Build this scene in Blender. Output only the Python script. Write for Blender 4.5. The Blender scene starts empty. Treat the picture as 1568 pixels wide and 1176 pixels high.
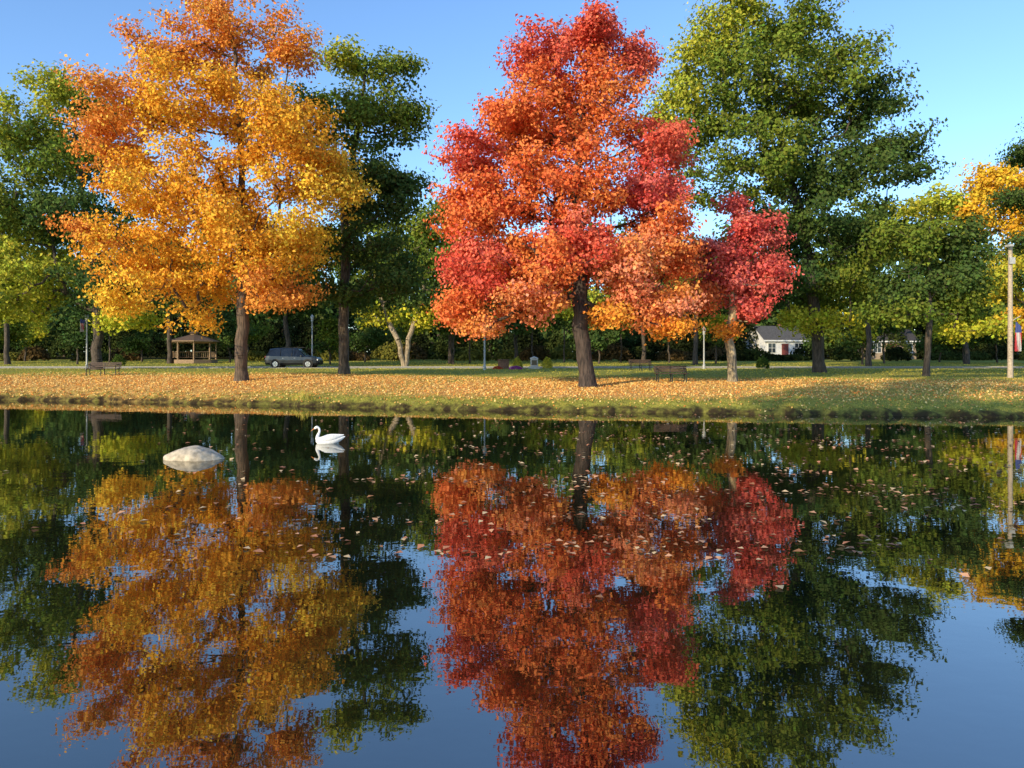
import bpy, math, random, time
import numpy as np
from mathutils import Vector, Matrix
T0=time.time()
rng=np.random.default_rng(7); random.seed(7)
scene=bpy.context.scene
# ------------------------------------------------------------------ survey helpers (metres)
F=1150.0; EYE=2.0
def wx(px,D): return (px-784)/F*D
def wz(py,D): return EYE-(py-548)/F*D
# ------------------------------------------------------------------ materials
def new_mat(name):
    m=bpy.data.materials.new(name); m.use_nodes=True
    nt=m.node_tree; nt.nodes.clear()
    out=nt.nodes.new('ShaderNodeOutputMaterial')
    return m,nt,out
def N(nt,t,**kw):
    n=nt.nodes.new(t)
    for k,v in kw.items():
        if k in n.inputs: n.inputs[k].default_value=v
        else: setattr(n,k,v)
    return n
def simple(name,col,rough=0.6,metal=0.0,noise=0.15,scale=8.0,spec=0.4,coat=0.0,bump=0.0):
    m,nt,out=new_mat(name)
    p=N(nt,'ShaderNodeBsdfPrincipled'); p.inputs['Roughness'].default_value=rough
    p.inputs['Metallic'].default_value=metal; p.inputs['Specular IOR Level'].default_value=spec
    p.inputs['Coat Weight'].default_value=coat
    tc=N(nt,'ShaderNodeTexCoord'); nz=N(nt,'ShaderNodeTexNoise'); nz.inputs['Scale'].default_value=scale; nz.inputs['Detail'].default_value=6
    nt.links.new(tc.outputs['Object'],nz.inputs['Vector'])
    r=N(nt,'ShaderNodeValToRGB')
    r.color_ramp.elements[0].position=0.3; r.color_ramp.elements[1].position=0.7
    r.color_ramp.elements[0].color=[c*(1-noise*1.5) for c in col]+[1]
    r.color_ramp.elements[1].color=[min(1,c*(1+noise)) for c in col]+[1]
    nt.links.new(nz.outputs['Fac'],r.inputs['Fac']); nt.links.new(r.outputs['Color'],p.inputs['Base Color'])
    if bump>0:
        b=N(nt,'ShaderNodeBump'); b.inputs['Strength'].default_value=bump; b.inputs['Distance'].default_value=0.03
        nt.links.new(nz.outputs['Fac'],b.inputs['Height']); nt.links.new(b.outputs['Normal'],p.inputs['Normal'])
    nt.links.new(p.outputs[0],out.inputs[0])
    return m
def leaf_mat(name,trans=0.27):
    m,nt,out=new_mat(name)
    a=N(nt,'ShaderNodeAttribute'); a.attribute_name='Col'
    d=N(nt,'ShaderNodeBsdfDiffuse'); t=N(nt,'ShaderNodeBsdfTranslucent')
    mx=N(nt,'ShaderNodeMixShader'); mx.inputs[0].default_value=trans
    for s in (d,t): nt.links.new(a.outputs['Color'],s.inputs['Color'])
    nt.links.new(d.outputs[0],mx.inputs[1]); nt.links.new(t.outputs[0],mx.inputs[2])
    nt.links.new(mx.outputs[0],out.inputs[0])
    return m
def bark_mat():
    m,nt,out=new_mat('bark')
    a=N(nt,'ShaderNodeAttribute'); a.attribute_name='Col'
    tc=N(nt,'ShaderNodeTexCoord'); mp=N(nt,'ShaderNodeMapping'); mp.inputs['Scale'].default_value=(9,9,1.6)
    nz=N(nt,'ShaderNodeTexNoise'); nz.inputs['Scale'].default_value=1.5; nz.inputs['Detail'].default_value=8
    nt.links.new(tc.outputs['Object'],mp.inputs['Vector']); nt.links.new(mp.outputs[0],nz.inputs['Vector'])
    r=N(nt,'ShaderNodeValToRGB'); r.color_ramp.elements[0].position=0.35; r.color_ramp.elements[1].position=0.68
    r.color_ramp.elements[0].color=(0.3,0.3,0.3,1); r.color_ramp.elements[1].color=(1.25,1.25,1.25,1)
    nt.links.new(nz.outputs['Fac'],r.inputs['Fac'])
    mm=N(nt,'ShaderNodeMix'); mm.data_type='RGBA'; mm.blend_type='MULTIPLY'; mm.inputs['Factor'].default_value=1
    nt.links.new(a.outputs['Color'],mm.inputs['A']); nt.links.new(r.outputs['Color'],mm.inputs['B'])
    p=N(nt,'ShaderNodeBsdfPrincipled'); p.inputs['Roughness'].default_value=0.9
    nt.links.new(mm.outputs['Result'],p.inputs['Base Color'])
    b=N(nt,'ShaderNodeBump'); b.inputs['Strength'].default_value=0.8; b.inputs['Distance'].default_value=0.04
    nt.links.new(nz.outputs['Fac'],b.inputs['Height']); nt.links.new(b.outputs['Normal'],p.inputs['Normal'])
    nt.links.new(p.outputs[0],out.inputs[0]); return m
LEAF=leaf_mat('foliage'); BARK=bark_mat(); LITTER=leaf_mat('fallen_leaf',0.1)
# ------------------------------------------------------------------ fast mesh
def fast_mesh(name,V,Q,mats,midx=None,col=None,smooth=None):
    V=np.ascontiguousarray(V,dtype=np.float32); Q=np.ascontiguousarray(Q,dtype=np.int32)
    me=bpy.data.meshes.new(name)
    me.vertices.add(len(V)); me.vertices.foreach_set('co',V.ravel())
    me.loops.add(Q.size); me.loops.foreach_set('vertex_index',Q.ravel())
    me.polygons.add(len(Q)); me.polygons.foreach_set('loop_start',np.arange(0,Q.size,4,dtype=np.int32))
    for m in mats: me.materials.append(m)
    if midx is not None: me.polygons.foreach_set('material_index',np.ascontiguousarray(midx,dtype=np.int32))
    if smooth is not None: me.polygons.foreach_set('use_smooth',np.ascontiguousarray(smooth,dtype=bool))
    me.update(calc_edges=True)
    if col is not None:
        a=me.color_attributes.new('Col','FLOAT_COLOR','POINT')
        c=np.ones((len(V),4),dtype=np.float32); c[:,:3]=col
        a.data.foreach_set('color',c.ravel())
    ob=bpy.data.objects.new(name,me); scene.collection.objects.link(ob)
    return ob
def leaf_quads(C,Nrm,size,col,aspect=0.75):
    n=len(C)
    r=rng.normal(size=(n,3)); t=np.cross(Nrm,r); t/=np.linalg.norm(t,axis=1,keepdims=True)+1e-9
    s=np.cross(Nrm,t)
    a=size[:,None]*0.5; b=a*aspect
    k=Nrm*a*0.25
    V=np.stack([C-a*t, C-0.15*a*t+b*s+k, C+a*t, C-0.15*a*t-b*s+k],axis=1).reshape(-1,3)
    Q=np.arange(4*n).reshape(n,4)
    return V,Q,np.repeat(col,4,axis=0)
def unit(v): return v/(np.linalg.norm(v,axis=-1,keepdims=True)+1e-9)
# ------------------------------------------------------------------ terrain
EX=np.array([-400,-75,-40,-24,-17,-9.6,-8.6,-3.6,0,5.1,11.7,17,40,75,400]); EY=np.array([46,44,39,35.6,33.9,31.6,31.2,29.1,28.1,27.3,26.1,25.1,22.5,20,20])
def edge(x):
    return np.interp(x,EX,EY)+0.13*np.sin(x*1.9)+0.09*np.sin(x*4.7+1)+0.05*np.sin(x*11+2)-0.35*np.exp(-((x+8.8)/0.9)**2)
def sst(a,b,x):
    t=np.clip((x-a)/(b-a),0,1); return t*t*(3-2*t)
def gz(x,y):
    x=np.asarray(x,float); y=np.asarray(y,float)
    d=np.maximum(np.maximum(y-edge(x),2.2+0.2*np.sin(x*1.3)-y),np.abs(x)-78)
    h=np.interp(d,[-6,-1.5,-0.3,0,0.12,0.55,1.6,3,7,14,25,40,400],[-1.4,-0.8,-0.25,-0.02,0.14,0.27,0.36,0.49,0.72,0.9,1.02,1.1,1.3])
    lump=(0.04*np.sin(x*2.3+y*1.1)+0.035*np.sin(x*5.1-y*3.7)+0.03*np.sin(x*9.7+y*8.3))*np.exp(-((d-0.6)/1.0)**2)
    h=h+lump+0.13*sst(-4,-12,x)*sst(0.3,4,d)*1.0+0.02*np.sin(x*0.7+y*0.4)*sst(2,6,d)
    hy=np.interp(y,[45,60,72,112,150,2000],[1.0,1.1,1.1,1.85,3.2,9.0])
    w=sst(44,60,y)
    return h*(1-w)+hy*w
TR=[(wx(370,39),39,7.5),(wx(900,34),34.5,6.5),(wx(1122,37),37,3.2)]
xs=np.concatenate([np.linspace(-900,-60,28)[:-1],np.linspace(-60,-30,60)[:-1],np.linspace(-30,25,420)[:-1],np.linspace(25,60,60)[:-1],np.linspace(60,900,28)])
ys=np.concatenate([np.linspace(-300,-2,16)[:-1],np.linspace(-2,4,30)[:-1],np.linspace(4,24,30)[:-1],np.linspace(24,40,150)[:-1],np.linspace(40,75,60)[:-1],np.linspace(75,150,40)[:-1],np.linspace(150,1500,20)])
X,Y=np.meshgrid(xs,ys); Z=gz(X,Y)
V=np.stack([X.ravel(),Y.ravel(),Z.ravel()],1); nx=len(xs); ny=len(ys)
i=np.arange(nx*ny).reshape(ny,nx)
Q=np.stack([i[:-1,:-1].ravel(),i[:-1,1:].ravel(),i[1:,1:].ravel(),i[1:,:-1].ravel()],1)
def litter_amt(x,y):
    a=np.zeros_like(x)
    for tx,ty,r in TR: a=np.maximum(a,np.exp(-(((x-tx)/(r*1.5))**2+((y-ty)/(r*0.9))**2)))
    a=np.maximum(a,0.85*sst(4,-14,x)*np.exp(-((y-40)/6)**2))
    a=np.maximum(a,0.38*np.exp(-((y-34)/7)**2))
    d=y-edge(x)
    return a*np.maximum(sst(0.8,3.0,d),0.75*sst(-6,-12,x))
lit=litter_amt(V[:,0],V[:,1]); dd=V[:,1]-edge(V[:,0])
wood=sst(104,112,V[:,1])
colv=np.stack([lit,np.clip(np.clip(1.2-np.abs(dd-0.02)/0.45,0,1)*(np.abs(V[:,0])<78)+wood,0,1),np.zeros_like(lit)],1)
gm,nt,out=new_mat('lawn')
a=N(nt,'ShaderNodeAttribute'); a.attribute_name='Col'; sep=N(nt,'ShaderNodeSeparateColor'); nt.links.new(a.outputs['Color'],sep.inputs[0])
tc=N(nt,'ShaderNodeTexCoord')
def noise(scale,detail=5,vec=None):
    n=N(nt,'ShaderNodeTexNoise'); n.inputs['Scale'].default_value=scale; n.inputs['Detail'].default_value=detail
    nt.links.new(tc.outputs['Object'],n.inputs['Vector']); return n
n1=noise(0.6); n2=noise(9,8); n3=noise(3,6)
g1=N(nt,'ShaderNodeValToRGB'); g1.color_ramp.elements[0].position=0.3; g1.color_ramp.elements[1].position=0.72
g1.color_ramp.elements[0].color=(0.17,0.19,0.028,1); g1.color_ramp.elements[1].color=(0.44,0.40,0.08,1)
nt.links.new(n2.outputs['Fac'],g1.inputs['Fac'])
l1=N(nt,'ShaderNodeValToRGB'); l1.color_ramp.elements[0].position=0.35; l1.color_ramp.elements[1].position=0.65
l1.color_ramp.elements[0].color=(0.46,0.24,0.06,1); l1.color_ramp.elements[1].color=(0.82,0.52,0.17,1)
n4=noise(14,8); nt.links.new(n4.outputs['Fac'],l1.inputs['Fac'])
ad=N(nt,'ShaderNodeMath'); ad.operation='ADD'; nt.links.new(sep.outputs[0],ad.inputs[0]); nt.links.new(n3.outputs['Fac'],ad.inputs[1])
ad2=N(nt,'ShaderNodeMath'); ad2.operation='ADD'; nt.links.new(ad.outputs[0],ad2.inputs[0]); nt.links.new(n1.outputs['Fac'],ad2.inputs[1])
mr=N(nt,'ShaderNodeMapRange'); mr.inputs['From Min'].default_value=1.15; mr.inputs['From Max'].default_value=1.6; nt.links.new(ad2.outputs[0],mr.inputs['Value'])
mx=N(nt,'ShaderNodeMix'); mx.data_type='RGBA'; nt.links.new(mr.outputs[0],mx.inputs['Factor']); nt.links.new(g1.outputs[0],mx.inputs['A']); nt.links.new(l1.outputs[0],mx.inputs['B'])
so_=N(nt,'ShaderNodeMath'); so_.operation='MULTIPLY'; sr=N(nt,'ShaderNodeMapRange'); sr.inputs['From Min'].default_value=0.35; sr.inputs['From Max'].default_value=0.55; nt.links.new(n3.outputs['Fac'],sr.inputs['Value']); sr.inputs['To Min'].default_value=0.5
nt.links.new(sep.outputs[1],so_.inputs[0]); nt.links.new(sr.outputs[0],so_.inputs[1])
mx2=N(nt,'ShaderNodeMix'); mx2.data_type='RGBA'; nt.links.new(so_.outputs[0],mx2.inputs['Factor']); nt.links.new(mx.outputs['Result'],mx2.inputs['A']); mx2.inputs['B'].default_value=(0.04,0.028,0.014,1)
p=N(nt,'ShaderNodeBsdfPrincipled'); p.inputs['Roughness'].default_value=0.95; p.inputs['Specular IOR Level'].default_value=0.1
nt.links.new(mx2.outputs['Result'],p.inputs['Base Color'])
b=N(nt,'ShaderNodeBump'); b.inputs['Strength'].default_value=0.7; b.inputs['Distance'].default_value=0.05
nt.links.new(n2.outputs['Fac'],b.inputs['Height']); nt.links.new(b.outputs['Normal'],p.inputs['Normal'])
nt.links.new(p.outputs[0],out.inputs[0])
fast_mesh('ground',V,Q,[gm],col=colv,smooth=np.ones(len(Q),bool))
# ------------------------------------------------------------------ water
wm,nt,out=new_mat('pond_water')
tc=N(nt,'ShaderNodeTexCoord'); mp=N(nt,'ShaderNodeMapping'); mp.inputs['Scale'].default_value=(0.7,1.0,1)
nt.links.new(tc.outputs['Object'],mp.inputs['Vector'])
na=N(nt,'ShaderNodeTexNoise'); na.inputs['Scale'].default_value=1.1; na.inputs['Detail'].default_value=3
nb=N(nt,'ShaderNodeTexNoise'); nb.inputs['Scale'].default_value=6; nb.inputs['Detail'].default_value=2
for q in (na,nb): nt.links.new(mp.outputs[0],q.inputs['Vector'])
b1=N(nt,'ShaderNodeBump'); b1.inputs['Strength'].default_value=0.5; b1.inputs['Distance'].default_value=0.005
b2=N(nt,'ShaderNodeBump'); b2.inputs['Strength'].default_value=0.5; b2.inputs['Distance'].default_value=0.0009
nt.links.new(na.outputs['Fac'],b1.inputs['Height']); nt.links.new(nb.outputs['Fac'],b2.inputs['Height']); nt.links.new(b1.outputs[0],b2.inputs['Normal'])
gl=N(nt,'ShaderNodeBsdfGlossy'); gl.inputs['Roughness'].default_value=0.01; gl.inputs['Color'].default_value=(0.97,0.97,0.95,1)
df=N(nt,'ShaderNodeBsdfDiffuse'); df.inputs['Color'].default_value=(0.010,0.012,0.005,1)
fr=N(nt,'ShaderNodeFresnel'); fr.inputs['IOR'].default_value=1.33
mr=N(nt,'ShaderNodeMapRange'); mr.inputs['To Min'].default_value=0.23; mr.inputs['To Max'].default_value=0.92
nt.links.new(fr.outputs[0],mr.inputs['Value'])
ms=N(nt,'ShaderNodeMixShader'); nt.links.new(mr.outputs[0],ms.inputs[0]); nt.links.new(df.outputs[0],ms.inputs[1]); nt.links.new(gl.outputs[0],ms.inputs[2])
for q in (gl,fr): nt.links.new(b2.outputs[0],q.inputs['Normal'])
nt.links.new(ms.outputs[0],out.inputs[0])
fast_mesh('pond_water',np.array([[-80,0,0],[80,0,0],[80,48,0],[-80,48,0]]),np.array([[0,1,2,3]]),[wm])
# ------------------------------------------------------------------ trees
LEAFCOUNT=0; DM=1.5; LM=1.12
def gen_tree(base,guide,blobs,D,pal,dens=1.0,leaf=0.15,clump_r=0.75,lpc=200,bark=(0.10,0.075,0.055),tip=0.016,depth_k=0.75,first=0.3,trunk_r=None):
    global LEAFCOUNT
    dens=dens*DM; leaf=leaf*LM
    s=abs(D)/F
    bx=base; byy=D; bz=float(gz(bx,byy))
    gp=[np.array([bx,byy,bz-0.1])]
    for (gx,gy) in guide: gp.append(np.array([wx(gx,D),D+rng.normal()*0.25,wz(gy,D)]))
    cl=[];ci=[]
    B=[(wx(q[0],D),wz(q[1],D),q[2]*s,q[3]*s,q[4] if len(q)>4 else 0) for q in blobs]
    xsB=[b_[0]-b_[2] for b_ in B]+[b_[0]+b_[2] for b_ in B]
    cx=0.5*(min(xsB)+max(xsB)); 
    for (x0,z0,rx,rz,pi) in B:
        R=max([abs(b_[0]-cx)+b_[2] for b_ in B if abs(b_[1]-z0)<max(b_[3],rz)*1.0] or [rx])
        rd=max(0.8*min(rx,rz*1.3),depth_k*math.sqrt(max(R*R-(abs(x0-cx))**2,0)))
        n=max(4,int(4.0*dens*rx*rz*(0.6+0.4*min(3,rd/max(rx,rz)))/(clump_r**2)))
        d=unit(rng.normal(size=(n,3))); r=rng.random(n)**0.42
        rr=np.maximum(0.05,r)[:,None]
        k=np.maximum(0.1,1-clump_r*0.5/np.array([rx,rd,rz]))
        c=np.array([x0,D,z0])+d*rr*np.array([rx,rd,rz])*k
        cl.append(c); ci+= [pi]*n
    C=np.concatenate(cl); ci=np.array(ci)
    C[:,2]=np.maximum(C[:,2],bz+1.6)
    pos=[gp[0]]; par=[-1]; pen=[50.0]
    for k in range(1,len(gp)):
        m=4
        for j in range(1,m+1):
            q=gp[k-1]+(gp[k]-gp[k-1])*j/m+np.array([rng.normal()*0.05,rng.normal()*0.05,0])
            par.append(len(pos)-1); pos.append(q)
            frac=(k-1+j/m)/(len(gp)-1)
            pen.append(0.0 if frac>first else 50.0)
    T=np.array(pos)
    pn=np.array(pen)
    dmin=np.min(np.linalg.norm(T[None]-C[:,None],axis=2)+pn[None],axis=1)
    order=np.argsort(dmin)
    P=np.zeros((len(pos)+3*len(C),3)); P[:len(pos)]=T; PN=np.zeros(len(P)); PN[:len(pos)]=pen; L=len(pos); par=list(par)
    tips=[]
    for o in order:
        c=C[o]; dv=P[:L]-c; dist=np.linalg.norm(dv,axis=1)
        cost=dist+PN[:L]+0.9*np.maximum(0,dv[:,2]+0.25*np.hypot(dv[:,0],dv[:,1]))
        j=int(np.argmin(cost)); a=P[j]
        dl=np.linalg.norm(c-a)
        if dl>0.8:
            for f_ in (0.33,0.68):
                q=a+(c-a)*f_+rng.normal(size=3)*0.06*dl; q[2]-=0.05*dl*(1-f_)
                P[L]=q; par.append(j); j=L; L+=1
        P[L]=c; par.append(j); tips.append(L); L+=1
    P=P[:L]; r2=np.zeros(L); r2[tips]=tip**1.9
    for q in range(L-1,0,-1): r2[par[q]]+=max(r2[q],tip**1.9)
    Rr=r2**(1/1.9)
    if trunk_r: Rr=np.maximum(Rr*1.0*(trunk_r/Rr[0]),tip*0.6)
    segs=list(range(1,L))
    pa=np.array([par[q] for q in segs]); A=P[pa]; Bq=P[segs]; rb=Rr[segs]; ra=np.minimum(Rr[pa],rb*1.35)
    ra=np.where(pa==0,ra*1.4,ra)
    ax=unit(Bq-A); ref=np.where(np.abs(ax[:,2:3])>0.9,np.array([[1.0,0,0]]),np.array([[0,0,1.0]]))
    u=unit(np.cross(ax,ref)); v=np.cross(ax,u); ns=6
    ang=np.arange(ns)*2*np.pi/ns
    ring=lambda c,r:(c[:,None,:]+r[:,None,None]*(np.cos(ang)[None,:,None]*u[:,None,:]+np.sin(ang)[None,:,None]*v[:,None,:]))
    A2=A-ax*0.3*ra[:,None]*0.5
    VB=np.concatenate([ring(A2,ra),ring(Bq,rb)],axis=1).reshape(-1,3)
    k0=np.arange(ns); qd=np.stack([k0,(k0+1)%ns,(k0+1)%ns+ns,k0+ns],1)
    QB=(np.arange(len(segs))[:,None,None]*2*ns+qd[None]).reshape(-1,4)
    cb=np.tile(np.array(bark),(len(VB),1))
    n=len(C); cr=clump_r*(0.5+0.95*rng.random(n)); cnt=np.maximum(6,(lpc*(cr/clump_r)**2*(0.5+1.0*rng.random(n))).astype(int))
    idx=np.repeat(np.arange(n),cnt); M=len(idx); LEAFCOUNT+=M
    axis=np.array([cx,D,0.0]); hv=C-axis; hv[:,2]=0.25*np.linalg.norm(hv[:,:2],axis=1); hv=unit(hv+rng.normal(size=hv.shape)*0.3)
    d=unit(rng.normal(size=(M,3))); r=rng.random(M)**0.55
    loc=d*r[:,None]*cr[idx][:,None]*np.array([0.85,0.85,0.6])
    along=np.sum(loc*hv[idx],axis=1,keepdims=True); loc=loc+hv[idx]*along*0.7
    loc+=rng.normal(size=(M,3))*0.21*clump_r
    LC=C[idx]+loc
    crown_c=np.array([cx,D,np.mean(C[:,2])])
    outw=unit(unit(loc)*0.8+0.45*unit(LC-crown_c)+np.array([0,0,0.35])+rng.normal(size=(M,3))*0.75)
    pal=np.array(pal)
    mixc=rng.random(n)
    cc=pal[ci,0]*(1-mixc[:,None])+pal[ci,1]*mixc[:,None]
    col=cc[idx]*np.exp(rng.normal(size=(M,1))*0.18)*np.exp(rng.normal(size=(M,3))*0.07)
    VL,QL,cL=leaf_quads(LC,outw,leaf*(0.65+0.7*rng.random(M)),np.clip(col,0,0.95))
    V=np.concatenate([VB,VL]); Q=np.concatenate([QB,QL+len(VB)]); mi=np.concatenate([np.zeros(len(QB)),np.ones(len(QL))]); c=np.concatenate([cb,cL])
    return V,Q,mi,c
def merge(parts):
    V=[];Q=[];M=[];C=[];o=0
    for (v,q,m,c) in parts:
        V.append(v);Q.append(q+o);M.append(m);C.append(c);o+=len(v)
    return np.concatenate(V),np.concatenate(Q),np.concatenate(M),np.concatenate(C)
def put(name,parts):
    V,Q,M,C=merge(parts) if isinstance(parts,list) else parts
    return fast_mesh(name,V,Q,[BARK,LEAF],midx=M,col=C,smooth=(M==0))
ORANGE=[[(0.82,0.37,0.04),(0.88,0.51,0.06)],[(0.78,0.29,0.06),(0.88,0.43,0.09)],[(0.90,0.54,0.06),(0.92,0.62,0.08)]]
put('orange_maple_tree',gen_tree(wx(370,39),[(371,500),(374,430),(368,320),(372,210),(362,110),(358,30)],
 [(360,55,100,70,1),(250,85,55,42,1),(445,70,42,50,1),(350,170,145,75,0),(165,225,52,72,1),(215,160,50,40,1),(285,290,125,75,0),(450,230,80,85,0),(515,290,48,60,2),(140,355,34,26,1),
  (230,395,85,66,0),(190,462,38,24,2),(400,385,95,65,0),(300,440,80,36,0),(297,488,13,34,0),(425,445,55,40,1),(465,360,42,45,2),(350,330,80,50,0)],
 39,ORANGE,dens=0.64,leaf=0.15,clump_r=0.70,lpc=118,first=0.3,bark=(0.13,0.09,0.06),trunk_r=0.31))
RED=[[(0.78,0.17,0.06),(0.84,0.28,0.08)],[(0.74,0.12,0.075),(0.83,0.22,0.13)],[(0.86,0.33,0.085),(0.88,0.31,0.18)],[(0.84,0.40,0.05),(0.84,0.30,0.06)],[(0.68,0.10,0.085),(0.82,0.22,0.17)]]
put('red_maple_tree',gen_tree(wx(900,34),[(890,500),(885,420),(880,300),(890,190),(900,100),(908,45)],
 [(908,58,45,45,1),(838,90,55,50,1),(970,90,40,42,1),(880,165,115,70,0),(785,195,52,50,0),(715,245,50,40,1),(850,280,130,80,0),(1005,215,58,50,1),(990,300,64,60,4),
  (735,325,68,60,0),(735,410,62,55,1),(698,475,38,36,0),(738,498,34,24,2),(815,410,85,60,0),(810,465,70,32,2),(955,400,85,60,2),(1000,470,62,40,2),(1035,390,34,50,0),(1030,500,36,18,3),(930,480,40,18,3),(880,380,80,60,1),(1010,340,45,40,0)],
 34,RED,dens=0.76,leaf=0.142,clump_r=0.58,lpc=112,first=0.28,bark=(0.07,0.05,0.04),trunk_r=0.38))
put('small_red_maple_tree',gen_tree(wx(1122,37),[(1120,520),(1122,470),(1125,400),(1128,330)],
 [(1125,325,30,30,4),(1155,365,48,40,4),(1182,415,32,45,4),(1105,410,50,50,4),(1140,460,55,40,4),(1110,505,20,18,3),(1070,450,30,35,0),(1060,380,20,25,0)],
 37,RED,dens=0.72,leaf=0.148,clump_r=0.56,lpc=108,first=0.3,bark=(0.42,0.33,0.2),trunk_r=0.23))
GREEN=[[(0.13,0.185,0.03),(0.22,0.26,0.038)],[(0.33,0.36,0.045),(0.47,0.46,0.055)],[(0.065,0.115,0.034),(0.11,0.16,0.038)],[(0.60,0.54,0.05),(0.50,0.50,0.05)]]  # leaf greens, with sunlit and shaded tones painted in per crown blob
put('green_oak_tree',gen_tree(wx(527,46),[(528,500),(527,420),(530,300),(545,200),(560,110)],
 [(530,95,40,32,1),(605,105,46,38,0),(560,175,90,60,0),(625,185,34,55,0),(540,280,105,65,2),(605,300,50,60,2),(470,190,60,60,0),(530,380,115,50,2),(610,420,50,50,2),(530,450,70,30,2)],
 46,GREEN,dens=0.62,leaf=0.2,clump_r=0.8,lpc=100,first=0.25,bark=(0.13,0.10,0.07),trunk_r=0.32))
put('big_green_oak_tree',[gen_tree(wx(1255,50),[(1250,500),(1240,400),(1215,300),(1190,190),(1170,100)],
 [(1140,35,80,45,1),(1215,55,75,55,0),(1080,85,62,50,1),(1150,140,125,70,0),(1265,140,75,70,0),(1330,165,45,50,2),(1368,230,42,32,2),(1030,170,50,55,1),(1110,250,130,80,0),  # blob colours paint the upper left sunlit, the right and lower crown shaded
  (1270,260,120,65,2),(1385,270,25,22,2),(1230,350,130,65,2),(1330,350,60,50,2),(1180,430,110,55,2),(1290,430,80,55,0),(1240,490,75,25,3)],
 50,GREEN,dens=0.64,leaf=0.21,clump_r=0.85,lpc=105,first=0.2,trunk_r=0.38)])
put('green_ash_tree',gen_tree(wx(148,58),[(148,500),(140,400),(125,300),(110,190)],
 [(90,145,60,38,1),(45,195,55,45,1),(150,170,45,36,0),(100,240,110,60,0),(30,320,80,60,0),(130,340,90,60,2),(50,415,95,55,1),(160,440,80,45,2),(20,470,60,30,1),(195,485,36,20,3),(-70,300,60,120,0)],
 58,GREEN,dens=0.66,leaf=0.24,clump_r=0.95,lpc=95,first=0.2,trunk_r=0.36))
put('green_linden_tree',gen_tree(wx(1418,43),[(1418,500),(1420,420),(1425,340)],
 [(1420,315,42,26,1),(1395,365,70,50,0),(1465,375,55,50,2),(1420,440,95,45,2),(1375,480,55,28,0),(1480,455,55,45,0),(1500,500,50,25,3)],
 43,GREEN,dens=0.62,leaf=0.19,clump_r=0.75,lpc=100,first=0.3,trunk_r=0.17))
YEL=[[(0.78,0.52,0.05),(0.76,0.42,0.04)],[(0.40,0.40,0.05),(0.6,0.5,0.05)]]
put('yellow_maple_tree',gen_tree(wx(1590,60),[(1588,500),(1580,400),(1565,300)],
 [(1512,285,45,36,0),(1550,330,50,60,0),(1600,270,50,50,0),(1480,330,36,36,0),(1540,420,45,50,1),(1560,490,45,30,0),(1630,400,60,90,0)],
 60,YEL,dens=0.75,leaf=0.24,clump_r=0.9,lpc=100,first=0.3,trunk_r=0.35))
put('pine_tree',gen_tree(wx(1640,42),[(1640,450),(1640,300),(1637,180),(1635,90)],
 [(1618,180,40,26,2),(1625,130,30,40,2),(1595,235,60,22,2),(1590,300,64,24,2),(1600,370,65,22,2),(1620,430,70,20,2)],
 42,GREEN,dens=0.9,leaf=0.14,clump_r=0.6,lpc=110,first=0.3,trunk_r=0.25))
fk=[]
for gx in ([(610,520),(590,480),(575,420),(570,370)],[(625,520),(640,480),(650,430),(655,380)]):
    x0=gx[-1][0]
    fk.append(gen_tree(wx(620,74),gx,[(x0,340,60,45,0),(x0+10,400,70,50,0),(x0-10,450,70,35,2),(x0,485,45,18,3)],74,GREEN,dens=0.5,leaf=0.3,clump_r=1.1,lpc=80,first=0.4,bark=(0.42,0.33,0.22),tip=0.03,trunk_r=0.26))
put('forked_sycamore_tree',fk)
for (px,D_,h_,pi) in [(12,82,300,0),(440,78,340,2),(690,84,310,0),(1065,80,360,2),(985,88,380,1),(1330,76,300,0),(1480,84,340,1),(260,86,360,2),(790,92,360,0)]:
    put('park_tree',gen_tree(wx(px,D_),[(px,490),(px+5,430),(px+3,h_+20)],[(px,h_+25,38,30,pi),(px+8,h_+70,65,44,0),(px-12,min(455,h_+120),75,38,pi),(px+20,460,70,26,2)],D_,GREEN,dens=0.5,leaf=0.34,clump_r=1.2,lpc=75,first=0.35,tip=0.025,trunk_r=0.25))
# low understory trees of mixed colour
under=[]
for k in range(30):
    px=-60+k*57+rng.uniform(-20,20); D_=rng.uniform(80,97)
    if 240<px<350 or 395<px<505 or 1125<px<1242: continue
    pi=int(rng.choice([0,3,2,2,0])); t_=rng.uniform(465,500)
    under.append(gen_tree(wx(px,D_),[(px,530),(px+2,t_)],[(px,t_,24,16,pi),(px+6,t_+18,34,18,pi),(px-8,t_+30,30,14,2)],D_,GREEN,dens=0.5,leaf=0.28,clump_r=0.8,lpc=60,first=0.3,trunk_r=0.1))
put('understory_trees',under)
parts=[]
for k in range(52):
    D_=rng.uniform(112,145); px=-260+k*41+rng.uniform(-15,15)
    top=rng.uniform(325,400)
    if px>1440: top+=40
    w=rng.uniform(55,80); pi=int(rng.choice([0,2,2,2,0]))
    parts.append(gen_tree(wx(px,D_),[(px,480),(px,top+20)],[(px,top+22,w*0.6,25,pi),(px+rng.uniform(-12,12),top+60,w,36,pi),(px,min(490,top+105),w,32,2),(px,480,w*1.1,34,2),(px,520,w*1.1,26,2)],D_,GREEN,dens=0.34,leaf=0.74,clump_r=2.1,lpc=52,first=0.3,tip=0.04,trunk_r=0.3))
put('distant_trees',parts)
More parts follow.
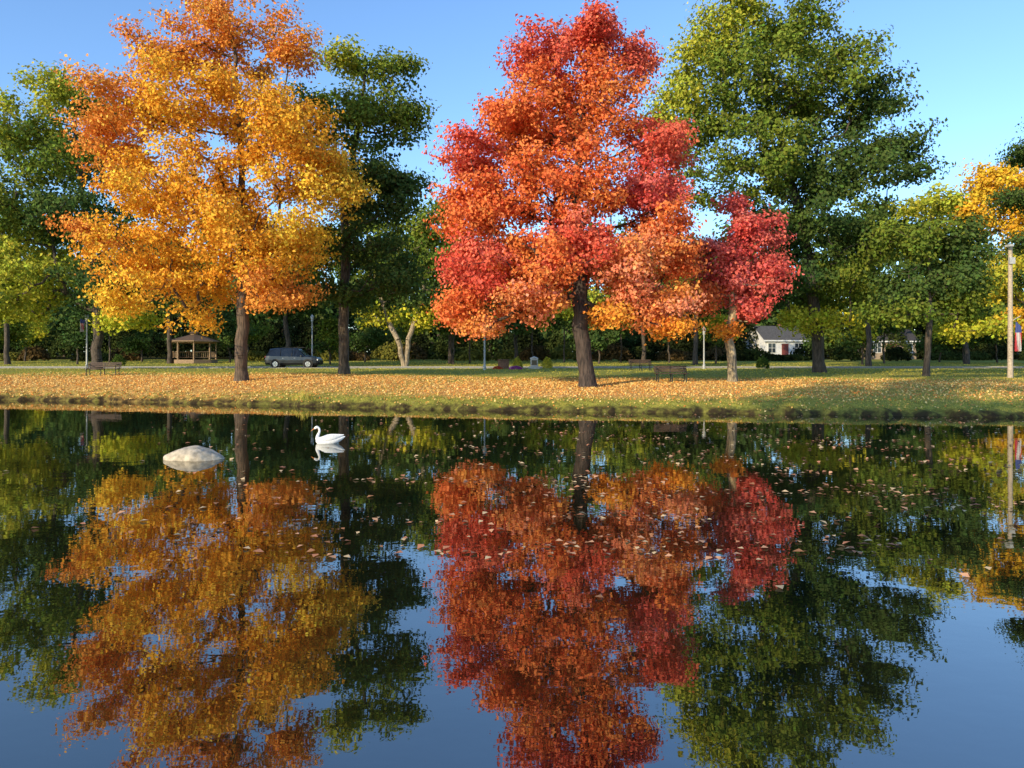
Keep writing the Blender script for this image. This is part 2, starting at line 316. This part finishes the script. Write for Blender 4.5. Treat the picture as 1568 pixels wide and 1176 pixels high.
# trees on the near bank, left of the viewer (their long shadows cross the pond to the far lawn)
def near_tree(name,x,y,h,r,pal_i):
    global wx,wz,F
    owx,owz,oF=wx,wz,F
    wx=lambda px,D_:px; wz=lambda py,D_:py; F=abs(y)
    b0=float(gz(x,y))
    t=gen_tree(x,[(x,b0+h*0.3),(x+0.2,b0+h*0.6),(x,b0+h*0.9)],[(x,b0+h*0.88,r*0.6,h*0.11,pal_i),(x,b0+h*0.7,r,h*0.14,pal_i),(x-r*0.4,b0+h*0.5,r*0.7,h*0.1,0),(x+r*0.4,b0+h*0.52,r*0.7,h*0.1,0)],y,GREEN,dens=0.3,leaf=0.42,clump_r=1.2,lpc=60,trunk_r=0.38)
    F=oF; wx,wz=owx,owz
    put(name,t)
near_tree('shade_tree',-13.5,-3.5,23,5.5,0); near_tree('shade_tree',-7.5,-6.0,23,5.0,2)
def shrub(cx,cy,rx,ry,h,pal,n,leaf):
    z0=float(gz(cx,cy)); d=unit(rng.normal(size=(n,3))); d[:,2]=np.abs(d[:,2]); r=0.72+0.3*rng.random(n)
    lump=1+0.12*np.sin(d[:,0]*7+cx)*np.cos(d[:,1]*6)
    C=np.array([cx,cy,z0+h*0.08])+d*(r*lump)[:,None]*np.array([rx,ry,h*0.92])
    t=rng.random(n)[:,None]; col=(np.array(pal[0])*(1-t)+np.array(pal[1])*t)
    nr=unit(d+rng.normal(size=(n,3))*0.6)
    v,q,c=leaf_quads(C,nr,leaf*(0.7+0.6*rng.random(n)),col)
    return v,q,np.ones(len(q)),c
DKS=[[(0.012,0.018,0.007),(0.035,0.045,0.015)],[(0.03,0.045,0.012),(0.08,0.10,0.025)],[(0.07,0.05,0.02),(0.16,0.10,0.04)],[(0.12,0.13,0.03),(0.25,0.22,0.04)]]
parts=[]
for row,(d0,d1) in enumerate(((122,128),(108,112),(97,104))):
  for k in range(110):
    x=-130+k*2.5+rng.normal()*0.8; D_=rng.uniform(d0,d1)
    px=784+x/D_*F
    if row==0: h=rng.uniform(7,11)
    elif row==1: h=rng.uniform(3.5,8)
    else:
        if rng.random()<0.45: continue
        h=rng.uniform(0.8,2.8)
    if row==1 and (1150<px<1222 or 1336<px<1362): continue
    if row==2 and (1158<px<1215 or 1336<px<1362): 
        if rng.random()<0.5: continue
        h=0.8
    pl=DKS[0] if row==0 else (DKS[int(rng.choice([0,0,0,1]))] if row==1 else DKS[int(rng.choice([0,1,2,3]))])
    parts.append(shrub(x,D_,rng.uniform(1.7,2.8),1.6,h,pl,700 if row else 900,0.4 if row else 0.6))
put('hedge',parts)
put('golden_shrub',shrub(wx(792,61),61,0.42,0.42,0.95,[(0.42,0.38,0.04),(0.55,0.46,0.05)],900,0.1))
put('golden_shrub',shrub(wx(838,60),60,0.45,0.45,0.95,[(0.42,0.38,0.04),(0.55,0.46,0.05)],900,0.1))
put('round_shrub',shrub(wx(1168,62),62,0.55,0.55,1.0,[(0.05,0.10,0.02),(0.09,0.15,0.03)],900,0.12))
put('round_shrub',shrub(wx(182,75),75,0.7,0.6,1.2,[(0.05,0.10,0.02),(0.11,0.15,0.03)],900,0.13))
put('flower_bed',[shrub(wx(790,59),59,0.55,0.3,0.28,[(0.35,0.05,0.3),(0.5,0.1,0.4)],500,0.08),shrub(wx(762,59.5),59.5,0.4,0.3,0.25,[(0.5,0.05,0.03),(0.6,0.1,0.05)],400,0.08)])
print('leaves',LEAFCOUNT,'t',time.time()-T0)
# ------------------------------------------------------------------ grass + fallen leaves
n1_=90000; n2_=60000; n=n1_+n2_
gx=np.concatenate([rng.uniform(-34,28,n1_),rng.uniform(-62,62,n2_)])
gd=np.concatenate([rng.random(n1_)**1.2*16+0.3,rng.uniform(14,68,n2_)])
gy=edge(gx)+gd; ok=(np.abs(gy-67.7)>3.2); gx=gx[ok];gd=gd[ok];gy=gy[ok]; n=len(gx); gh=gz(gx,gy)
far=sst(12,30,gd)
hh=(0.02+0.045*rng.random(n))*(1+1.2*(rng.random(n)<0.03))*(1+4*(np.exp(-((gx+8.8)/0.5)**2))*(gd<1))
ang=rng.uniform(0,np.pi,n); wv=np.stack([np.cos(ang),np.sin(ang),0*ang],1)*(0.013+0.05*far)[:,None]
top=np.stack([rng.normal(size=n)*0.03,rng.normal(size=n)*0.03,hh],1); bs=np.stack([gx,gy,gh-0.01],1)
V=np.stack([bs-wv,bs+wv,bs+top+wv*0.3,bs+top-wv*0.3],1).reshape(-1,3)
t=rng.random(n)[:,None]; gc=np.array([0.26,0.27,0.035])*(1-t)+np.array([0.60,0.50,0.11])*t
la=np.clip(litter_amt(gx,gy)*1.3,0,1); li=(rng.random(n)<la*0.85)[:,None]; t2=rng.random(n)[:,None]
gc=np.where(li,np.array([0.60,0.34,0.08])*(1-t2)+np.array([0.90,0.60,0.2])*t2,gc)
fast_mesh('lawn_grass',V,np.arange(4*n).reshape(n,4),[LEAF],col=np.repeat(gc,4,axis=0))
n=34000
lx=rng.uniform(-32,24,n*3); ld=rng.random(n*3)**1.1*14+0.1; ly=edge(lx)+ld
keep=rng.random(n*3)<(0.12+0.9*litter_amt(lx,ly)); lx=lx[keep][:n]; ly=ly[keep][:n]; n=len(lx)
lc=np.array([(0.80,0.46,0.12),(0.65,0.24,0.06),(0.86,0.62,0.24),(0.55,0.3,0.1)])[rng.integers(0,4,n)]
v,q,c=leaf_quads(np.stack([lx,ly,gz(lx,ly)+0.03],1),unit(np.array([-0.2,-0.35,0.9])+rng.normal(size=(n,3))*0.45),rng.uniform(0.06,0.11,n),lc)
fast_mesh('fallen_leaves',v,q,[LITTER],col=c)
m=18000
fx=rng.uniform(-14,17,m); fy=26.8*np.exp(-rng.random(m)*1.5)
band=np.sin(fy*1.7+fx*0.35)+np.sin(fy*4.1-fx*0.5+1)+0.8*np.sin(fx*1.3+fy*0.6)
px_=784+fx/fy*F; py_=548+2*F/fy
pr=np.where(band>0.4,0.55,0.12)*(0.14+0.86*sst(-7,3,fx))*np.where(py_>860,0.03,1)*np.where(px_<250,0.3,1)
k=(rng.random(m)<pr)&(fy<edge(fx)-0.4); fx=fx[k];fy=fy[k]; m=len(fx)
lc=np.array([(0.75,0.40,0.22),(0.6,0.26,0.14),(0.75,0.54,0.3),(0.42,0.2,0.1)])[rng.integers(0,4,m)]
v,q,c=leaf_quads(np.stack([fx,fy,np.full(m,0.012)],1),unit(np.array([0,0,1.0])+rng.normal(size=(m,3))*0.14),rng.uniform(0.05,0.12,m),lc)
fast_mesh('floating_leaves',v,q,[LITTER],col=c)
# ------------------------------------------------------------------ builder for hand-made objects
class MB:
    def __init__(s): s.v=[];s.f=[];s.m=[];s.sm=[]
    def add(s,vs,fs,m,smooth=False):
        o=len(s.v); s.v+= [tuple(x) for x in vs]
        for f in fs: s.f.append([o+i for i in f]); s.m.append(m); s.sm.append(smooth)
    def box(s,c,d,m=0,rz=0,rx=0,ry=0):
        R=Matrix.Rotation(rz,3,'Z')@Matrix.Rotation(ry,3,'Y')@Matrix.Rotation(rx,3,'X')
        vs=[Vector(c)+R@Vector((sx*d[0]/2,sy*d[1]/2,sz*d[2]/2)) for sx in(-1,1) for sy in(-1,1) for sz in(-1,1)]
        s.add(vs,[(0,1,3,2),(4,6,7,5),(0,4,5,1),(2,3,7,6),(0,2,6,4),(1,5,7,3)],m)
    def tube(s,pts,rs,m=0,n=10,flat=1.0,smooth=True,cap=True):
        pts=[Vector(p) for p in pts]; rings=[]
        for i,p in enumerate(pts):
            a=(pts[min(i+1,len(pts)-1)]-pts[max(i-1,0)]).normalized()
            ref=Vector((0,1,0)) if abs(a.y)<0.9 else Vector((0,0,1))
            u=a.cross(ref).normalized(); w=a.cross(u)
            rr=rs[i] if isinstance(rs[i],tuple) else (rs[i],rs[i]*flat)
            rings.append([p+u*rr[0]*math.cos(2*math.pi*k/n)+w*rr[1]*math.sin(2*math.pi*k/n) for k in range(n)])
        vs=[v for r in rings for v in r]; fs=[]
        for i in range(len(pts)-1):
            for k in range(n): fs.append((i*n+k,i*n+(k+1)%n,(i+1)*n+(k+1)%n,(i+1)*n+k))
        s.add(vs,fs,m,smooth)
        if cap:
            s.add(rings[0],[list(range(n))[::-1]],m); s.add(rings[-1],[list(range(n))],m)
    def build(s,name,mats,loc=(0,0,0),rz=0,scale=1,bevel=0,sub=0):
        me=bpy.data.meshes.new(name); me.from_pydata(s.v,[],s.f)
        for m in mats: me.materials.append(m)
        me.polygons.foreach_set('material_index',s.m); me.polygons.foreach_set('use_smooth',s.sm); me.update()
        ob=bpy.data.objects.new(name,me); scene.collection.objects.link(ob)
        ob.location=loc; ob.rotation_euler=(0,0,rz); ob.scale=(scale,)*3
        if bevel:
            b=ob.modifiers.new('b','BEVEL'); b.width=bevel; b.segments=2; b.limit_method='ANGLE'
        if sub:
            b=ob.modifiers.new('s','SUBSURF'); b.levels=sub; b.render_levels=sub
        return ob
WHITE=simple('white_feathers',(0.8,0.79,0.76),0.7,noise=0.05,scale=20,bump=0.3); BILL=simple('orange_bill',(0.6,0.2,0.03),0.4); BLACK=simple('black_skin',(0.02,0.02,0.02),0.5)
sw=MB()
sw.tube([(-0.30,0,0.06),(-0.28,0,0.07),(-0.22,0,0.075),(-0.10,0,0.075),(0.05,0,0.085),(0.17,0,0.10),(0.27,0,0.13),(0.36,0,0.165),(0.40,0,0.185)],
        [(0.015,0.02),(0.07,0.065),(0.105,0.105),(0.13,0.14),(0.125,0.14),(0.10,0.115),(0.065,0.075),(0.03,0.035),(0.008,0.015)],0,n=16)
for sg in (-1,1):
    sw.tube([(-0.20,sg*0.09,0.12),(-0.14,sg*0.115,0.14),(0.0,sg*0.125,0.155),(0.14,sg*0.10,0.175),(0.26,sg*0.06,0.20),(0.37,sg*0.025,0.225)],
        [(0.02,0.01),(0.065,0.03),(0.085,0.04),(0.07,0.035),(0.04,0.02),(0.008,0.006)],0,n=12)
sw.tube([(-0.22,0,0.08),(-0.265,0,0.13),(-0.27,0,0.18),(-0.245,0,0.24),(-0.215,0,0.30),(-0.21,0,0.355),(-0.23,0,0.40),(-0.265,0,0.42),(-0.29,0,0.415)],
        [0.075,0.062,0.045,0.035,0.03,0.028,0.028,0.03,0.03],0,n=12)
sw.tube([(-0.245,0,0.425),(-0.27,0,0.425),(-0.30,0,0.41),(-0.33,0,0.39),(-0.345,0,0.38)],[0.018,0.036,0.038,0.026,0.014],0,n=12)
sw.tube([(-0.335,0,0.388),(-0.36,0,0.372),(-0.40,0,0.342),(-0.425,0,0.325)],[(0.018,0.017),(0.015,0.017),(0.009,0.017),(0.004,0.010)],1,n=10)
sw.tube([(-0.322,0,0.408),(-0.345,0,0.402)],[0.012,0.008],2,n=8)
for sg in (-1,1): sw.tube([(-0.315,sg*0.028,0.412),(-0.315,sg*0.035,0.412)],[0.006,0.004],2,n=6)
Dsw=2*F/(679-548)
sw.build('swan',[WHITE,BILL,BLACK],loc=(wx(503,Dsw),Dsw,-0.015),rz=math.radians(6),scale=0.95,sub=1)
import bmesh
bm=bmesh.new(); bmesh.ops.create_icosphere(bm,subdivisions=5,radius=1)
from mathutils import noise as mn
for v in bm.verts:
    p=v.co.copy(); k=1+0.16*mn.noise(p*1.1+Vector((3,1,2)))+0.05*mn.noise(p*3.3)+0.02*mn.noise(p*9)
    zz=p.z*k*(0.27 if p.z>0 else 0.2)*(1-0.35*abs(p.x)**2)
    v.co=Vector((p.x*(k*0.5+0.07*math.copysign(abs(p.x)**3,1)),p.y*k*0.38,zz+0.015*p.x-0.01))
me=bpy.data.meshes.new('rock'); bm.to_mesh(me); bm.free()
for p_ in me.polygons: p_.use_smooth=True
ROCK=simple('stone',(0.50,0.42,0.31),0.85,noise=0.3,scale=9,bump=0.6); me.materials.append(ROCK)
ob=bpy.data.objects.new('rock',me); scene.collection.objects.link(ob); Dr=14.9; ob.location=(wx(298,Dr),Dr,0.0)
WOOD=simple('dark_bench_wood',(0.07,0.042,0.028),0.7,noise=0.3,scale=15); IRON=simple('cast_iron',(0.02,0.022,0.022),0.5,metal=0.3)
def bench(px,D_,rz=0,w=1.8):
    b=MB()
    for i in range(4): b.box((0,-0.18+i*0.125,0.44),(w,0.1,0.035),0)
    for i in range(3): b.box((0,0.27+i*0.025,0.55+i*0.105),(w,0.03,0.085),0,rx=-0.22)
    for sx in (-w/2+0.12,0,w/2-0.12):
        b.tube([(sx,-0.22,0),(sx,-0.19,0.22),(sx,-0.2,0.415)],[0.028]*3,1,n=6)
        b.tube([(sx,0.26,0),(sx,0.22,0.25),(sx,0.25,0.45),(sx,0.34,0.80)],[0.028]*4,1,n=6)
        b.tube([(sx,-0.22,0.40),(sx,0.26,0.40)],[0.022]*2,1,n=6)
        if sx!=0:
            b.tube([(sx,-0.2,0.42),(sx,-0.22,0.64),(sx,0.0,0.67),(sx,0.29,0.66)],[0.022]*4,1,n=6)
    x=wx(px,D_); b.build('park_bench',[WOOD,IRON],loc=(x,D_,float(gz(x,D_))),rz=rz)
bench(157,45,0.05,1.95); bench(1028,36.5,0.0,1.6); bench(981,56,0.1,1.7)
STEEL=simple('pale_painted_steel',(0.42,0.42,0.40),0.5,noise=0.1); POLE=simple('weathered_pole',(0.45,0.36,0.26),0.8,noise=0.2,scale=12)
GLASSL=simple('lamp_globe',(0.5,0.5,0.48),0.3)
def lamp(px,D_,h):
    b=MB(); b.tube([(0,0,-0.1),(0,0,0.35),(0,0,0.4),(0,0,h*0.5),(0,0,h-0.4)],[0.12,0.11,0.07,0.06,0.05],0,n=12)
    b.tube([(0,0,h-0.42),(0,0,h-0.36),(0,0,h-0.3)],[0.05,0.13,0.09],0,n=12)
    b.tube([(0,0,h-0.3),(0,0,h-0.2),(0,0,h-0.02),(0,0,h+0.05)],[0.08,0.12,0.15,0.12],1,n=12)
    b.tube([(0,0,h+0.05),(0,0,h+0.1),(0,0,h+0.2),(0,0,h+0.3)],[0.19,0.16,0.06,0.01],0,n=12)
    x=wx(px,D_); b.build('street_lamp',[STEEL,GLASSL],loc=(x,D_,float(gz(x,D_))))
lamp(133,60,4.2); lamp(478,72,4.8); lamp(742,57,4.0); lamp(1078,62,3.2)
b=MB(); H=wz(378,40)-float(gz(wx(1547,40),40))
b.tube([(0,0,-0.2),(0,0,H*0.5),(0,0,H)],[0.14,0.12,0.10],0,n=12)
b.tube([(0,0,H-0.25),(-0.12,-0.1,H-0.05),(-0.2,-0.2,H+0.02)],[0.03]*3,1,n=8)
b.box((-0.24,-0.28,H+0.02),(0.22,0.4,0.12),1); b.box((0,-0.14,H-0.75),(0.28,0.12,0.35),1)
b.tube([(0,0,3.0),(0.35,-0.3,3.3)],[0.02]*2,1,n=6)
b.build('utility_pole',[POLE,STEEL],loc=(wx(1547,40),40,float(gz(wx(1547,40),40))))
fm,nt,out=new_mat('flag_cloth')
tc=N(nt,'ShaderNodeTexCoord'); sx=N(nt,'ShaderNodeSeparateXYZ'); nt.links.new(tc.outputs['Generated'],sx.inputs[0])
mu=N(nt,'ShaderNodeMath'); mu.operation='MULTIPLY'; mu.inputs[1].default_value=3.5; nt.links.new(sx.outputs['X'],mu.inputs[0])
fc=N(nt,'ShaderNodeMath'); fc.operation='FRACT'; nt.links.new(mu.outputs[0],fc.inputs[0])
gt=N(nt,'ShaderNodeMath'); gt.operation='GREATER_THAN'; gt.inputs[1].default_value=0.5; nt.links.new(fc.outputs[0],gt.inputs[0])
m1=N(nt,'ShaderNodeMix'); m1.data_type='RGBA'; m1.inputs['A'].default_value=(0.4,0.03,0.04,1); m1.inputs['B'].default_value=(0.5,0.48,0.46,1); nt.links.new(gt.outputs[0],m1.inputs['Factor'])
g2=N(nt,'ShaderNodeMath'); g2.operation='GREATER_THAN'; g2.inputs[1].default_value=0.62; nt.links.new(sx.outputs['Z'],g2.inputs[0])
m3=N(nt,'ShaderNodeMix'); m3.data_type='RGBA'; m3.inputs['B'].default_value=(0.04,0.06,0.2,1); nt.links.new(g2.outputs[0],m3.inputs['Factor']); nt.links.new(m1.outputs['Result'],m3.inputs['A'])
pp=N(nt,'ShaderNodeBsdfPrincipled'); pp.inputs['Roughness'].default_value=0.8; nt.links.new(m3.outputs['Result'],pp.inputs['Base Color']); nt.links.new(pp.outputs[0],out.inputs[0])
def flag(x,y,ztop,h,w):
    b=MB(); nu,nv=14,10; vs=[]
    for j in range(nv+1):
        for i_ in range(nu+1):
            u=i_/nu; v=j/nv; vs.append((u*w*(0.6+0.4*(1-v*0.4)),0.06*math.sin(u*16+v*2)*(0.4+v),-v*h-0.18*u*h*(1-v)))
    fs=[(j*(nu+1)+i_,j*(nu+1)+i_+1,(j+1)*(nu+1)+i_+1,(j+1)*(nu+1)+i_) for j in range(nv) for i_ in range(nu)]
    b.add(vs,fs,0,True); b.build('flag',[fm],loc=(x,y,ztop))
flag(wx(1549,40)+0.05,39.75,wz(492,40),1.6,0.3); flag(wx(133,60)-0.5,59.9,wz(487,60),1.1,0.4)
ROAD=simple('asphalt',(0.06,0.058,0.055),0.9,noise=0.25,scale=3); KERB=simple('concrete_kerb',(0.35,0.33,0.3),0.85)
Vr=np.array([[-200,65,1.112],[200,65,1.112],[200,70.5,1.112],[-200,70.5,1.112]]); fast_mesh('road',Vr,np.array([[0,1,2,3]]),[ROAD])
b=MB(); b.box((0,64.92,1.12),(400,0.15,0.08),0); b.box((0,70.58,1.14),(400,0.15,0.12),0); b.build('kerb',[KERB])
PAINT=simple('dark_blue_car_paint',(0.008,0.012,0.02),0.3,metal=0.0,noise=0.02,coat=0.5); CGL=simple('car_window_glass',(0.01,0.012,0.015),0.08,noise=0.02,spec=0.5)
TYRE=simple('tyre_rubber',(0.012,0.012,0.012),0.9); RIM=simple('alloy_rim',(0.45,0.45,0.45),0.3,metal=0.8); HL=simple('headlight_glass',(0.7,0.7,0.68),0.1); TL=simple('tail_light',(0.4,0.02,0.02),0.2); TRIM=simple('black_plastic_trim',(0.015,0.015,0.015),0.6)
st=[(-2.36,0.45,0.72,0.80,0.80,0.74),(-2.33,0.32,0.92,1.0,0.88,0.78),(-2.24,0.30,1.05,1.14,0.91,0.76),(-1.98,0.28,1.08,1.66,0.93,0.66),(-1.4,0.28,1.06,1.75,0.93,0.68),(-0.5,0.28,1.03,1.79,0.93,0.69),(0.2,0.28,1.01,1.76,0.93,0.68),
    (0.48,0.28,1.0,1.68,0.93,0.66),(1.15,0.28,0.99,1.10,0.92,0.76),(1.75,0.28,0.96,1.03,0.91,0.72),(2.12,0.28,0.86,0.93,0.88,0.70),(2.30,0.32,0.70,0.76,0.80,0.64),(2.38,0.4,0.55,0.6,0.68,0.55)]
cb=MB(); rings=[]
for (x,zb,bl,zt,w,wt) in st:
    half=[(w*0.88,zb),(w,zb+0.16),(w*1.005,(zb+bl)/2+0.05),(w*0.985,bl-0.02),(w*0.965,bl+0.02),(wt+0.02,zt-0.05 if zt-bl>0.1 else zt-0.01),(wt*0.85,zt)]
    rings.append([(x,-y,z) for y,z in half]+[(x,y,z) for y,z in half[::-1]])
nr=14; vs=[p for r in rings for p in r]
for i_ in range(len(st)-1):
    for k in range(nr):
        f=(i_*nr+k,(i_+1)*nr+k,(i_+1)*nr+(k+1)%nr,i_*nr+(k+1)%nr); mt=0
        if k in(4,8) and 2<=i_<=7: mt=1
        if k in (5,6,7) and i_ in (2,7): mt=1
        if k in (13,0,12): mt=6
        cb.add([vs[q] for q in f],[(0,1,2,3)],mt,False)
cb.add(rings[0],[list(range(nr))],0); cb.add(rings[-1],[list(range(nr))[::-1]],0)
for sg in(-1,1):
    for wxp in(-1.42,1.42):
        cb.tube([(wxp,sg*0.70,0.37),(wxp,sg*0.942,0.37)],[0.43,0.43],6,n=24,smooth=False)
        cb.tube([(wxp,sg*0.72,0.35),(wxp,sg*0.93,0.35),(wxp,sg*0.955,0.35)],[0.36,0.36,0.33],2,n=24,smooth=False)
        cb.tube([(wxp,sg*0.95,0.35),(wxp,sg*0.965,0.35)],[0.24,0.22],3,n=24,smooth=False)
        for a_ in range(5): cb.box((wxp+0.12*math.cos(a_*1.2566),sg*0.969,0.35+0.12*math.sin(a_*1.2566)),(0.2,0.012,0.035),2,ry=-a_*1.2566+0.6)
    for xp,tl in((-0.98,0),(0.02,0)):
        cb.tube([(xp,sg*0.925,1.04),(xp,sg*0.70,1.72)],[0.035,0.03],6,n=6)
    cb.box((0.85,sg*1.0,1.05),(0.12,0.2,0.13),0)
    cb.box((2.15,sg*0.72,0.74),(0.28,0.24,0.13),4,ry=0.3); cb.box((-2.27,sg*0.76,0.95),(0.16,0.25,0.2),5)
    cb.box((0.0,sg*0.62,1.81),(1.9,0.04,0.035),6)
    for xp in(-0.75,0.25): cb.box((xp,sg*0.94,0.86),(0.16,0.02,0.03),3)
cb.box((2.37,0,0.55),(0.05,0.9,0.16),6); cb.box((-2.37,0,0.55),(0.06,1.5,0.18),6)
cb.build('parked_car',[PAINT,CGL,TYRE,RIM,HL,TL,TRIM],loc=(wx(451,66.5),66.5,1.112),bevel=0.02)
TIMB=simple('gazebo_timber',(0.33,0.22,0.13),0.8,noise=0.2); SHING=simple('brown_shingles',(0.14,0.09,0.06),0.9,noise=0.35,scale=20)
g=MB(); R=2.4
def hexp(r,z,n=8): return [(r*math.cos(math.pi/8+2*math.pi*k/n),r*math.sin(math.pi/8+2*math.pi*k/n),z) for k in range(n)]
def ringfaces(lo,hi,m):
    n=len(lo); g.add(lo+hi,[(k,(k+1)%n,n+(k+1)%n,n+k) for k in range(n)],m)
ringfaces(hexp(R+0.2,-0.3),hexp(R+0.2,0.3),0); g.add(hexp(R+0.2,0.3),[list(range(8))],0)
for (x,y,z) in hexp(R,0.3): g.tube([(x,y,0.3),(x,y,2.35)],[0.09,0.08],0,n=6)
P8=hexp(R,0)
for k in range(8):
    a_=Vector(P8[k]); b_=Vector(P8[(k+1)%8]); 
    if k==5: continue
    for z in(0.55,1.2): g.tube([(a_.x,a_.y,z),(b_.x,b_.y,z)],[0.045]*2,0,n=4)
    for t_ in range(1,8):
        q=a_.lerp(b_,t_/8); g.tube([(q.x,q.y,0.55),(q.x,q.y,1.2)],[0.02]*2,0,n=4)
for k in range(8):
    a_=P8[k];b_=P8[(k+1)%8]; g.tube([(a_[0],a_[1],2.32),(b_[0],b_[1],2.32)],[0.1]*2,0,n=4)
ringfaces(hexp(R+0.45,2.38),hexp(R+0.45,2.48),0); ringfaces(hexp(R+0.45,2.48),hexp(0.55,3.2),1); ringfaces(hexp(0.45,3.18),hexp(0.45,3.4),0); ringfaces(hexp(0.7,3.38),hexp(0.03,3.7),1)
g.add(hexp(R+0.44,2.385),[list(range(8))[::-1]],0)
x=wx(297,88); g.build('gazebo',[TIMB,SHING],loc=(x,88,float(gz(x,88))+0.1))
def house(name,px,D_,w,d,h,wallc,roofc,rz=0):
    W=simple(name+'_siding',wallc,0.8,noise=0.06,scale=3); Rf=simple(name+'_roof',roofc,0.9,noise=0.3,scale=6); TR_=simple('white_trim',(0.75,0.75,0.72),0.6,noise=0.03); GL=simple('window_glass',(0.03,0.04,0.05),0.1,noise=0.02,spec=0.8); DR=simple('door_paint',(0.2,0.05,0.04),0.6)
    b=MB(); b.box((0,0,h/2-0.3),(w,d,h+0.6),0); rh=d*0.34; o=0.35
    b.add([(-w/2-o,-d/2-o,h-0.08),(w/2+o,-d/2-o,h-0.08),(w/2+o,0,h+rh),(-w/2-o,0,h+rh),(-w/2-o,d/2+o,h-0.08),(w/2+o,d/2+o,h-0.08)],[(0,1,2,3),(3,2,5,4)],1)
    b.add([(-w/2-o,-d/2-o,h-0.28),(w/2+o,-d/2-o,h-0.28),(w/2+o,0,h+rh-0.2),(-w/2-o,0,h+rh-0.2),(-w/2-o,d/2+o,h-0.28),(w/2+o,d/2+o,h-0.28)],[(3,2,1,0),(4,5,2,3)],2)
    b.box((0,-d/2-o,h-0.18),(w+2*o,0.04,0.2),2)
    for sg in(-1,1): b.add([(sg*w/2,-d/2,h),(sg*w/2,d/2,h),(sg*w/2,0,h+rh-0.25)],[(0,1,2)],0)
    nw=3
    for k in range(nw):
        z=1.5; x=-w/2+w*(k+0.5)/nw
        if k==1:
            b.box((x,-d/2-0.03,1.05),(1.0,0.06,2.1),4); b.box((x,-d/2-0.02,2.2),(1.3,0.1,0.15),2); b.box((x,-d/2-0.6,0.05),(1.6,1.2,0.3),2); continue
        b.box((x,-d/2-0.02,z),(1.25,0.06,1.5),2); b.box((x,-d/2-0.045,z),(1.05,0.05,1.3),3); b.box((x,-d/2-0.075,z),(1.05,0.02,0.05),2); b.box((x,-d/2-0.075,z),(0.05,0.022,1.3),2)
    b.box((w*0.25,d*0.15,h+rh*0.8),(0.8,0.6,1.5),5)
    x=wx(px,D_); b.build(name,[W,Rf,TR_,GL,DR,simple('brick',(0.3,0.12,0.08),0.9)],loc=(x,D_,float(gz(x,D_))+0.1),rz=rz)
house('white_house',1186,109,6,6,2.7,(0.72,0.71,0.68),(0.10,0.095,0.09),0.15)
house('tan_house',1350,112,7,6,2.6,(0.36,0.28,0.2),(0.06,0.055,0.055),0.05)
b=MB(); b.box((0,0,0.1),(0.9,0.5,0.2),0); b.box((0,0,0.5),(0.6,0.22,0.6),0); b.box((0,-0.12,0.52),(0.42,0.03,0.4),1); b.tube([(-0.3,0,0.8),(0,0,0.92),(0.3,0,0.8)],[0.1,0.12,0.1],0,n=8)
x=wx(818,60.5); b.build('stone_memorial',[simple('pale_stone',(0.5,0.47,0.42),0.8),simple('bronze_plaque',(0.12,0.09,0.05),0.5)],loc=(x,60.5,float(gz(x,60.5))),bevel=0.015)
b=MB(); b.box((0,0,0.35),(0.9,0.9,0.7),0); b.box((0,0,0.73),(1.0,1.0,0.08),0); b.box((0,0,0.05),(1.0,1.0,0.12),0)
x=wx(771,62); b.build('brick_planter',[simple('dull_brick',(0.16,0.09,0.06),0.9,noise=0.3,scale=14)],loc=(x,62,float(gz(x,62))),bevel=0.02)
# ------------------------------------------------------------------ light
EL=18; AZ=40
w=bpy.data.worlds.new('World'); scene.world=w; w.use_nodes=True; nt=w.node_tree; nt.nodes.clear()
o=nt.nodes.new('ShaderNodeOutputWorld'); bg=nt.nodes.new('ShaderNodeBackground'); sk=nt.nodes.new('ShaderNodeTexSky'); sk.sky_type='NISHITA'; sk.sun_disc=False
sk.sun_elevation=math.radians(EL); sk.sun_rotation=math.radians(180+AZ); sk.air_density=1.0; sk.dust_density=0.5; sk.ozone_density=1.6
bg.inputs['Strength'].default_value=0.15
tint=nt.nodes.new('ShaderNodeMix'); tint.data_type='RGBA'; tint.blend_type='MULTIPLY'; tint.inputs['Factor'].default_value=1; tint.inputs['B'].default_value=(1.28,1.6,2.0,1)
nt.links.new(sk.outputs[0],tint.inputs['A']); nt.links.new(tint.outputs['Result'],bg.inputs[0]); nt.links.new(bg.outputs[0],o.inputs[0])
sd=bpy.data.lights.new('sun','SUN'); sd.energy=5.0; sd.angle=math.radians(0.6); sd.color=(1.0,0.83,0.55)
so=bpy.data.objects.new('sun',sd); scene.collection.objects.link(so)
e=math.radians(EL); a_=math.radians(AZ); dirv=Vector((-math.sin(a_)*math.cos(e),-math.cos(a_)*math.cos(e),math.sin(e)))
so.rotation_euler=dirv.to_track_quat('Z','Y').to_euler(); so.location=dirv*100
# ------------------------------------------------------------------ camera
cd=bpy.data.cameras.new('camera'); cam=bpy.data.objects.new('camera',cd); scene.collection.objects.link(cam)
cam.location=(0,0,EYE); cam.rotation_euler=(math.radians(90),0,0); cd.sensor_width=36; cd.lens=F/1568*36; cd.shift_y=-40/1568; cd.clip_end=5000; cd.clip_start=0.1
scene.camera=cam
scene.view_settings.view_transform='Standard'; scene.view_settings.look='None'; scene.view_settings.exposure=0
print('total',time.time()-T0)
